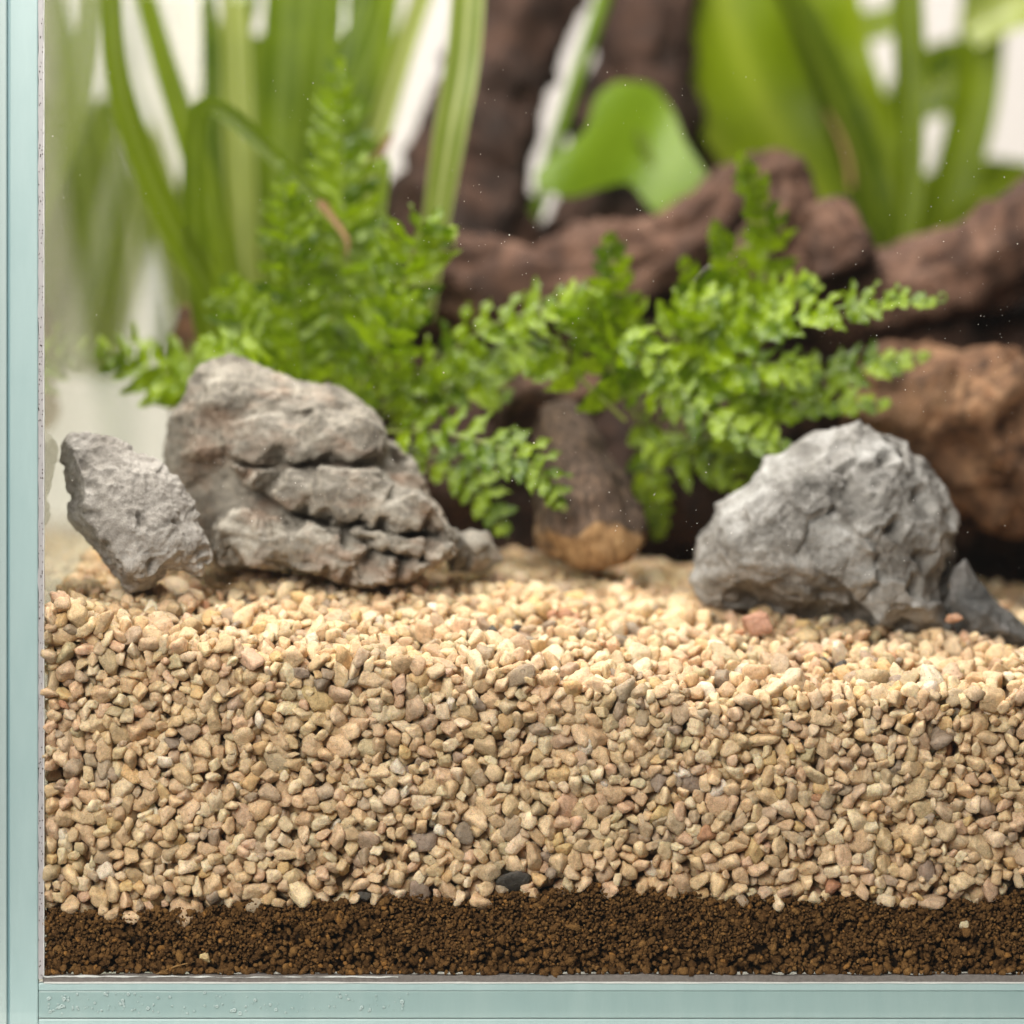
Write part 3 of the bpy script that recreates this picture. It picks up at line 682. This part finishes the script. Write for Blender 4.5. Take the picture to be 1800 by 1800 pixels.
# ------------------------------------------------------------------ leaves
def ribbon(pts, mat, name, parent, n=40, m=6, normal=(0, -1, .25), cup=.22, twist=0., wave=.0, seed=0.):
    """pts: (px, py, depth, full width px)"""
    q = spline(pts, n); path = [P(a, b, d) for a, b, d, _ in q]; V, F, UV = [], [], []; N0 = Vector(normal).normalized()
    for k, p in enumerate(path):
        t = (path[min(k + 1, n - 1)] - path[max(k - 1, 0)]).normalized()
        nr = Matrix.Rotation(twist * k / n, 3, t) @ N0
        s = t.cross(nr); s = s.normalized() if s.length > 1e-3 else Vector((1, 0, 0)); nn = s.cross(t).normalized()
        hw = max(q[k][3], 1) * PX(q[k][2]) * .5
        for j in range(m + 1):
            u = j / m * 2 - 1
            off = cup * hw * (u * u - .4) + wave * hw * math.sin(k * .55 + seed + u * 1.3) * abs(u)
            V.append(p + s * (u * hw) + nn * off); UV.append((j / m, k / (n - 1)))
    for k in range(n - 1):
        for j in range(m): F.append([k * (m + 1) + j, k * (m + 1) + j + 1, (k + 1) * (m + 1) + j + 1, (k + 1) * (m + 1) + j])
    o = part(name, [tuple(v) for v in V], F, mat, parent)
    uvl = o.data.uv_layers.new(name='UVMap'); vi = np.empty(len(o.data.loops), np.int32); o.data.loops.foreach_get('vertex_index', vi)
    uvl.data.foreach_set('uv', np.array(UV, np.float32)[vi].ravel())
    return o

sg = props(empty('strap_leaf_plant', P(470, 900, 9)), 'tall plant with long narrow strap leaves at upper left', 'plant')
for k, (pts, mt, tw) in enumerate([
    ([(420, 660, 7, 40), (372, 520, 6.6, 50), (300, 390, 6.4, 52), (240, 250, 6.3, 46), (203, 110, 6.3, 40), (196, -60, 6.4, 34), (215, -200, 6.5, 30)], 'strap', .0),
    ([(440, 640, 9, 40), (390, 430, 9, 50), (330, 240, 9, 48), (285, 100, 9, 42), (240, -60, 9, 36)], 'strap', .3),
    ([(372, 620, 7, 44), (350, 480, 6.6, 46), (342, 320, 6.3, 42), (346, 210, 6.2, 36), (368, 186, 6.1, 30), (408, 205, 6.0, 34), (460, 252, 5.9, 32), (520, 310, 5.8, 27), (572, 362, 5.7, 20)], 'strap', .5),
    ([(430, 620, 10, 26), (392, 400, 10, 28), (372, 180, 10, 28), (366, -60, 10, 26)], 'strap', .1),
    ([(440, 620, 10.5, 50), (425, 400, 10.5, 58), (418, 180, 10.5, 52), (408, -60, 10.5, 46)], 'strap_pale', .2),
    ([(470, 640, 11, 70), (478, 430, 11, 80), (490, 200, 11, 76), (505, -60, 11, 70)], 'strap', .1),
    ([(500, 620, 12, 60), (530, 400, 12, 66), (560, 200, 12, 62), (585, -60, 12, 56)], 'strap', -.2),
    ([(500, 620, 9.5, 40), (545, 380, 9.5, 50), (590, 180, 9.5, 48), (640, 20, 9.5, 42), (668, -80, 9.5, 34)], 'strap', -.3),
    ([(520, 640, 11.5, 60), (590, 400, 11.5, 64), (628, 200, 11.5, 60), (640, -60, 11.5, 54)], 'strap', 0),
    ([(560, 640, 10.5, 40), (640, 330, 10.5, 44), (700, 120, 10.5, 40), (760, -60, 10.5, 36)], 'strap_pale', .2),
    ([(742, 560, 7.4, 38), (765, 400, 7.2, 46), (790, 240, 7, 58), (814, 100, 7, 60), (826, -60, 7, 58)], 'strap_pale', .1),
    ([(620, 640, 6.5, 26), (646, 520, 6.4, 30), (660, 400, 6.6, 30), (676, 280, 6.9, 24)], 'strap', .2),
    ([(400, 620, 12.5, 70), (350, 400, 12.5, 80), (380, 200, 12.5, 70), (440, -60, 12.5, 60)], 'strap', 0),
    ([(400, 640, 13, 90), (430, 440, 13, 110), (440, 240, 13, 90), (450, 60, 13, 60)], 'strap', 0),
    ([(360, 640, 14, 60), (270, 300, 14, 64), (190, 60, 14, 50), (150, -80, 14, 40)], 'strap_pale', .3),
    ([(560, 660, 14, 80), (520, 420, 14, 90), (535, 200, 14, 70), (545, -60, 14, 60)], 'strap', 0),
    ([(600, 660, 13, 70), (600, 440, 13, 80), (650, 200, 13, 56), (690, -60, 13, 46)], 'strap', 0),
    ([(470, 660, 15, 110), (500, 440, 15, 130), (520, 200, 15, 110), (530, -60, 15, 90)], 'strap', 0),
    ([(420, 660, 16, 110), (400, 440, 16, 130), (400, 260, 16, 90), (395, 170, 16, 40)], 'strap', 0),
    ([(200, 800, 18, 30), (170, 560, 18, 60), (140, 300, 18, 60), (120, 0, 18, 60), (110, -100, 18, 50)], 'strap_pale', .4),  # last leaves are added to tone the reflection in the side pane
    ([(230, 800, 19, 30), (215, 500, 19, 50), (185, 250, 19, 60), (175, 0, 19, 50), (180, -100, 19, 50)], 'strap_pale', -.4),
    ([(300, 700, 16, 30), (262, 420, 16, 40), (235, 200, 16, 40), (210, -60, 16, 40)], 'strap', .2),
]):
    lf = ribbon(pts, M[mt], 'leaf', sg, 44, 6, (0, -1, .2), .25, tw, .03, k * 1.7)
ribbon([(562, 352, 5.7, 17), (590, 390, 5.6, 11), (610, 422, 5.5, 8), (608, 452, 5.5, 3)], M['brown_leaf'], 'withered_tip', sg, 16, 4)
ribbon([(650, 300, 7.5, 20), (672, 262, 7.4, 16), (690, 235, 7.4, 6)], M['brown_leaf'], 'withered_tip', sg, 12, 4)

bl = props(empty('broad_leaf_plant', P(1600, 950, 14)), 'large plant with broad olive green leaves at upper right', 'plant')
for k, (pts, mt) in enumerate([
    ([(1545, 490, 13, 40), (1470, 380, 13, 150), (1375, 240, 13, 240), (1300, 90, 13, 260), (1250, -80, 13, 210), (1210, -200, 13, 120)], 'broad'),
    ([(1560, 480, 14.5, 40), (1500, 300, 14.5, 170), (1440, 120, 14.5, 190), (1400, -80, 14.5, 180)], 'broad'),
    ([(1570, 500, 12.8, 30), (1540, 370, 12.6, 70), (1500, 250, 12.5, 100), (1440, 100, 12.4, 80), (1370, -40, 12.3, 60)], 'broad'),
    ([(1580, 480, 12, 30), (1598, 350, 12, 44), (1600, 200, 12, 52), (1598, 60, 12, 56), (1590, -80, 12, 56)], 'broad'),
    ([(1620, 480, 15, 60), (1670, 340, 15, 80), (1712, 180, 15, 84), (1728, 20, 15, 80), (1740, -90, 15, 80)], 'broad'),
    ([(1560, 480, 16, 90), (1640, 390, 16, 150), (1720, 345, 16, 130), (1820, 330, 16, 90)], 'broad'),
    ([(1540, 480, 16, 90), (1545, 320, 16, 130), (1548, 230, 16, 110), (1550, 165, 16, 60)], 'broad'),
    ([(1590, 470, 14, 20), (1690, 410, 13.6, 90), (1790, 360, 13.4, 110), (1880, 320, 13.2, 80)], 'broad'),
    ([(1580, 190, 17, 80), (1640, 150, 17, 130), (1700, 130, 17, 130), (1750, 110, 17, 60)], 'broad'),
    ([(1470, 60, 17, 60), (1530, 48, 17, 66), (1590, 30, 17, 60)], 'broad'),
    ([(1700, 60, 14.8, 60), (1760, 20, 14.8, 90), (1830, -10, 14.8, 110), (1900, -40, 14.8, 110)], 'strap_pale'),
    ([(1640, 490, 17, 140), (1625, 400, 17, 150), (1640, 310, 17, 90)], 'broad'),
    ([(1660, 480, 18, 200), (1760, 430, 18, 200), (1860, 400, 18, 160)], 'broad'),
]):
    ribbon(pts, M[mt], 'leaf', bl, 40, 8, (0, -1, .35), .3, .25 * ((k % 3) - 1), .06, k)
ribbon([(1496, 330, 12.0, 8), (1490, 280, 12.0, 9), (1472, 230, 12.0, 7), (1452, 195, 12.0, 3)], M['brown_leaf'], 'withered_streak', bl, 16, 4)

hl = props(empty('lobed_leaf_plant', P(1120, 480, 11)), 'glossy lobed green leaf on a thin stalk before the dark trunk', 'plant')
def leaf_outline(name, outl, d, bend, mat, parent):
    m = len(outl); o2 = spline([*outl, outl[0]], 90)[:-1]
    inner = [(x, y) for x in np.arange(min(o2[:, 0]), max(o2[:, 0]), 9) for y in np.arange(min(o2[:, 1]), max(o2[:, 1]), 9)]
    def inside(x, y):
        c = False; q = o2; k = len(q)
        for i in range(k):
            a, b = q[i], q[i - 1]
            if (a[1] > y) != (b[1] > y) and x < (b[0] - a[0]) * (y - a[1]) / (b[1] - a[1]) + a[0]: c = not c
        return c
    pts = [Vector((a, b)) for a, b in o2] + [Vector(p) for p in inner if inside(*p)]
    k = len(o2); vo, _, fo, *_ = delaunay_2d_cdt(pts, [(i, (i + 1) % k) for i in range(k)], [], 1, 1e-3)
    V = [tuple(P(v.x, v.y, d + bend(v.x, v.y))) for v in vo]
    F = np.array([list(f) for f in fo]); return part(name, V, F, mat, parent)
leaf_outline('leaf', [(1085, 142), (1145, 150), (1182, 195), (1205, 250), (1248, 320), (1235, 372), (1180, 392), (1140, 362), (1105, 322), (1060, 330), (1000, 346), (948, 328), (945, 300), (990, 262), (1030, 225), (1048, 170)], 10.5,
             lambda x, y: .30 * math.sin((x - 1080) * .012 + .4) - (y - 250) / 140 * .30 + .05 * math.sin(x * .03 + y * .02), M['heart'], hl)
V, F = tube([P(1120, 230, 10.6), P(1165, 330, 10.9), P(1150, 480, 11)], [.07, .08, .09], 8); part('stalk', [tuple(v) for v in V], F, M['fern_stem'], hl)
V, F = tube([P(930, 420, 12), P(975, 260, 11.8), P(1020, 120, 11.8), P(1060, 0, 11.8), P(1085, -100, 11.8)], [.12, .13, .13, .15, .16], 8)
part('stalk', [tuple(v) for v in V], F, M['heart'], hl)

# ------------------------------------------------------------------ ferns
rf = np.random.default_rng(33)
LEAFLETS = []
for k in range(14):
    n_, m_ = 12, 6; V, F = [], []
    fold = rf.uniform(-.15, .35); droop = rf.uniform(-.15, .35); ph = rf.uniform(0, 6); ruff = rf.uniform(.04, .10); bend = rf.uniform(-.05, .16); teeth = rf.uniform(20, 27)
    for i in range(n_ + 1):
        t = i / n_
        wv = .5 * (.7 + .3 * min(1, t * 4)) * (1 - t ** 1.7) ** .7 * (1 + .15 * math.sin(t * teeth + ph))
        if i == n_: wv = .01
        for j in range(m_ + 1):
            u = j / m_ * 2 - 1
            V.append((t, u * wv + bend * t * t, fold * abs(u) * wv - droop * t * t + ruff * math.sin(t * 12 + ph + u * .8) * abs(u)))
    for i in range(n_):
        for j in range(m_): F.append([i * (m_ + 1) + j, i * (m_ + 1) + j + 1, (i + 1) * (m_ + 1) + j + 1, (i + 1) * (m_ + 1) + j])
    LEAFLETS.append(mesh_np('leaflet', V, F, M['fern']))
def frond(fern, pts, length, normal=(0, -.8, .6), nl=14, curl=.0, start=.10, tipmin=.22, wide=70, slim=0):
    """pts: (px, py, depth); length: longest leaflet in cm"""
    q = spline(pts, 60); path = [P(*a) for a in q]
    arc = sum((path[k + 1] - path[k]).length for k in range(59)); nl = max(7, min(18 if slim else 15, int(round(arc * (1 - start) / (.325 - .055 * slim)))))
    if curl:
        e = path[-1]; t = (path[-1] - path[-3]).normalized(); nn = Vector((-t.z, 0, t.x)) * (1 if curl > 0 else -1); r = abs(curl)
        c = e + nn * r
        for k in range(1, 16):
            a = k * .42; rr = r * (1 - k / 22); path.append(c - nn * rr * math.cos(a) + t * rr * math.sin(a))
    n = len(path); rads = [.034 * (1 - .55 * k / n) for k in range(n)]
    V, F = tube(path, rads, 6); o = part('frond', [tuple(v) for v in V], F, M['fern_stem'], fern)
    base = origin_of(fern); N0 = Vector(normal).normalized(); sp = arc * (1 - start) / nl
    lift = rf.uniform(.0, .28); ph = rf.uniform(0, 6)
    for k in range(nl):
        f = start + (1 - start) * (k + .4) / nl; idx = min(58, int(f * 59)); p = path[idx]; t = (path[idx + 1] - path[max(0, idx - 1)]).normalized()
        s = t.cross(N0); s = s.normalized() if s.length > .05 else Vector((1, 0, 0)); nn = s.cross(t).normalized()
        g = (f - start) / (1 - start); ln = (1.15 + .2 * slim) * length * max(tipmin, (math.sin(PI * min(1, .24 + g * .76))) ** .7)
        for sd in (1, -1):
            al = math.radians(wide - 16 * g + rf.uniform(-6, 6)); dr = (t * math.cos(al) + s * sd * math.sin(al)).normalized()
            dr = (dr + nn * (lift + .08 * math.sin(k * .9 + ph) + rf.uniform(-.08, .08))).normalized()
            ya = nn.cross(dr).normalized(); za = dr.cross(ya).normalized()
            tw = Matrix.Rotation(rf.uniform(-.2, .2) + sd * .35, 3, dr); ya = tw @ ya; za = tw @ za
            L = ln * rf.uniform(.88, 1.12); pp = p + t * rf.uniform(-.02, .02) - base
            W = sp * rf.uniform(1.15, 1.45) * (1 - .35 * g)
            mtx = Matrix(((dr.x * L, ya.x * W, za.x * L, pp.x), (dr.y * L, ya.y * W, za.y * L, pp.y), (dr.z * L, ya.z * W, za.z * L, pp.z), (0, 0, 0, 1)))
            lf = bpy.data.objects.new('leaflet', LEAFLETS[int(rf.integers(0, 14))]); COL.objects.link(lf); lf.parent = o; lf.matrix_local = mtx
    return o
FERN = 'ferns growing behind the stones'
def fern(base, label, fronds, slim=0):
    e = props(empty('fern_plant', P(*base)), label, 'fern', FERN)
    for a in fronds: frond(e, *a, slim=slim)
fern((560, 960, 5.4), 'tall upright bright green fern rising behind the peak of the layered stone', [
    ([(545, 720, 5.0), (525, 580, 4.8), (508, 430, 4.7), (498, 290, 4.7)], .50, (0, -.9, .4), 13, .06),
    ([(580, 720, 5.8), (600, 500, 6.0), (603, 290, 6.2), (588, 95, 6.4)], .66, (0, -.9, .45), 17, 0),
    ([(540, 740, 5.4), (470, 640, 5.2), (420, 560, 5.2), (400, 480, 5.3)], .52, (0, -.9, .4), 12, 0),
    ([(600, 740, 5.6), (645, 600, 5.8), (655, 480, 6), (640, 380, 6.2)], .58, (.1, -.9, .4), 12, 0),
    ([(560, 730, 4.8), (480, 660, 4.4), (400, 620, 4.4), (350, 600, 4.6)], .50, (0, -.7, .7), 11, 0),
    ([(520, 740, 6.2), (500, 640, 6.2), (460, 560, 6.3), (450, 500, 6.4)], .6, (0, -.9, .4), 10, 0)], 1)
fern((390, 960, 5.6), 'small fern with one frond reaching left over the white gap beside the layered stone', [
    ([(400, 740, 5.6), (330, 680, 5.5), (250, 640, 5.4), (165, 605, 5.3)], .66, (.1, -.75, .65), 11, 0),
    ([(410, 740, 5.8), (390, 680, 5.7), (350, 650, 5.7), (300, 650, 5.7)], .5, (.1, -.8, .6), 11, 0)], .5)
fern((660, 960, 5.0), 'fern with a curled tip and fronds drooping between layered stone and driftwood stub', [
    ([(640, 740, 5.0), (690, 590, 4.6), (718, 470, 4.4), (745, 405, 4.3), (795, 420, 4.2)], .62, (-.2, -.85, .5), 14, -.09),
    ([(600, 740, 4.8), (660, 640, 4.4), (700, 560, 4.2), (740, 520, 4.1)], .55, (0, -.8, .6), 12, 0),
    ([(640, 740, 5.2), (750, 650, 5.0), (870, 570, 4.8), (990, 535, 4.7), (1060, 520, 4.7)], .58, (-.2, -.75, .65), 16, 0),
    ([(660, 760, 4.4), (760, 760, 3.9), (870, 785, 3.7), (950, 830, 3.6), (985, 895, 3.6)], .52, (.1, -.75, .65), 15, .06),
    ([(700, 780, 4.8), (790, 820, 4.5), (850, 870, 4.3), (892, 945, 4.2)], .44, (.2, -.85, .4), 12, 0),
    ([(660, 740, 5.4), (740, 700, 5.2), (830, 680, 5), (900, 700, 5)], .52, (0, -.8, .6), 12, 0),
    ([(680, 760, 6.2), (780, 680, 6.2), (850, 650, 6.2), (930, 650, 6.2)], .5, (0, -.8, .6), 12, 0)], .6)
fern((1130, 1000, 5.2), 'fern with hanging fronds just right of the driftwood stub', [
    ([(1090, 700, 4.8), (1150, 690, 4.2), (1250, 730, 3.9), (1330, 770, 3.8), (1392, 785, 3.8)], .46, (.1, -.8, .55), 13, 0),
    ([(1130, 740, 5.6), (1090, 600, 5.4), (1080, 500, 5.3), (1070, 405, 5.3)], .48, (0, -.9, .4), 12, 0),
    ([(1120, 740, 5.0), (1060, 620, 4.6), (1030, 560, 4.5), (1040, 520, 4.4)], .5, (0, -.8, .6), 10, 0),
    ([(1130, 720, 5.4), (1140, 820, 5.8), (1150, 890, 6), (1160, 950, 6.2)], .36, (0, -.95, .2), 11, 0),
    ([(1100, 740, 4.7), (1000, 650, 4.6), (930, 620, 4.6), (870, 640, 4.6)], .52, (0, -.75, .65), 12, 0),
    ([(1100, 700, 4.6), (1080, 640, 4.2), (1100, 600, 3.9), (1160, 640, 3.8), (1190, 690, 3.8)], .46, (0, -.8, .6), 12, .07),
    ([(1180, 780, 5.6), (1280, 780, 5.4), (1340, 820, 5.4), (1350, 870, 5.5)], .46, (0, -.9, .4), 10, 0),
    ([(1140, 760, 5.4), (1180, 800, 5.2), (1260, 820, 5.1), (1300, 860, 5.1)], .48, (0, -.9, .4), 10, 0)])
fern((1210, 1000, 5.6), 'fern with one long frond arching right above the ridged stone, its tip curled', [
    ([(1130, 740, 5.0), (1240, 630, 4.5), (1390, 562, 4.1), (1540, 532, 3.8), (1655, 532, 3.6)], .54, (-.25, -.65, .75), 17, .09),
    ([(1200, 760, 6.0), (1300, 600, 5.8), (1350, 440, 5.6), (1330, 340, 5.5), (1298, 265, 5.4)], .46, (.3, -.85, .4), 15, 0),
    ([(1180, 760, 6.0), (1270, 580, 5.8), (1280, 470, 5.7), (1252, 385, 5.6)], .40, (.2, -.85, .4), 12, 0),
    ([(1170, 740, 5.8), (1230, 600, 5.6), (1225, 520, 5.5), (1195, 452, 5.4)], .40, (.2, -.85, .4), 11, 0),
    ([(1200, 780, 5.4), (1350, 690, 5.1), (1500, 650, 4.9), (1640, 622, 4.8)], .52, (-.1, -.75, .65), 15, 0),
    ([(1200, 790, 5.0), (1340, 730, 4.6), (1460, 710, 4.4), (1570, 712, 4.3)], .50, (0, -.7, .7), 13, 0),
    ([(1160, 740, 4.6), (1260, 660, 4.2), (1360, 640, 4.0), (1450, 660, 4.0)], .54, (0, -.7, .7), 13, 0),
    ([(1140, 740, 4.8), (1180, 600, 4.5), (1220, 540, 4.4), (1290, 510, 4.3)], .52, (0, -.75, .65), 12, 0),
    ([(1160, 740, 5.2), (1260, 590, 5), (1360, 520, 4.8), (1440, 490, 4.7)], .52, (0, -.75, .65), 13, 0)])

# ------------------------------------------------------------------ specks of dust on the inside of the front pane, bubbles in the seam
rd = np.random.default_rng(55)
nn = 2200; px = rd.uniform(85, 1795, nn); py = rd.uniform(120, 1090, nn); keep = fbm(np.stack([px * .004, py * .004, px * 0], 1), 2) + rd.normal(0, .35, nn) > .05
px, py = px[keep], py[keep]; nn = len(px)
pos_d = np.array([tuple(P(a, b, -.012)) for a, b in zip(px, py)])
sh = grain_shapes(8, 0, rd); s_ = rd.uniform(.6, 1.5, (nn, 3)); r_ = np.clip(rd.lognormal(math.log(.0036), .4, nn), .002, .010)
V1, F1, _c = merge(sh, ICO[0][1], rd.integers(0, 8, nn), rand_rot(rd, nn), s_, r_, pos_d, np.ones((nn, 3)))
o = part('dust_specks', V1.reshape(-1, 3), F1, M['dust'], aq); o['kind'] = 'stuff'
V, F = [], []
for k in range(150):
    x = 85 + 640 * rd.random() ** 1.7; y = rd.choice([1752, 1766, 1775]) + rd.normal(0, 4); r = np.clip(rd.lognormal(math.log(.012), .45), .005, .028); c = P(x, y, -.002); b = len(V)
    for i in range(10):
        a = 2 * PI * i / 10
        for j in range(4):
            e = 2 * PI * j / 4; rr = r * .72 + r * .5 * math.cos(e); V.append((c.x + rr * math.cos(a), c.y + r * .25 * math.sin(e), c.z + rr * math.sin(a)))
    F += [[b + i * 4 + j, b + ((i + 1) % 10) * 4 + j, b + ((i + 1) % 10) * 4 + (j + 1) % 4, b + i * 4 + (j + 1) % 4] for i in range(10) for j in range(4)]
o = part('seam_bubbles', V, F, M['edge_pale'], aq); o['kind'] = 'stuff'

V, F = [], []
for k in range(260):
    z = rd.uniform(-.02, 13.5); x = -.025 + rd.uniform(-.034, .034); r = rd.uniform(.004, .011); b = len(V)
    V += [tuple(np.array((x, -.002, z)) + v * r * np.array((rd.uniform(.5, 1), .4, rd.uniform(.6, 1.8)))) for v in ICO[0][0]]; F += [[i + b for i in f] for f in ICO[0][1]]
o = part('seam_specks', V, F, M['soil_core'], aq); o['kind'] = 'stuff'
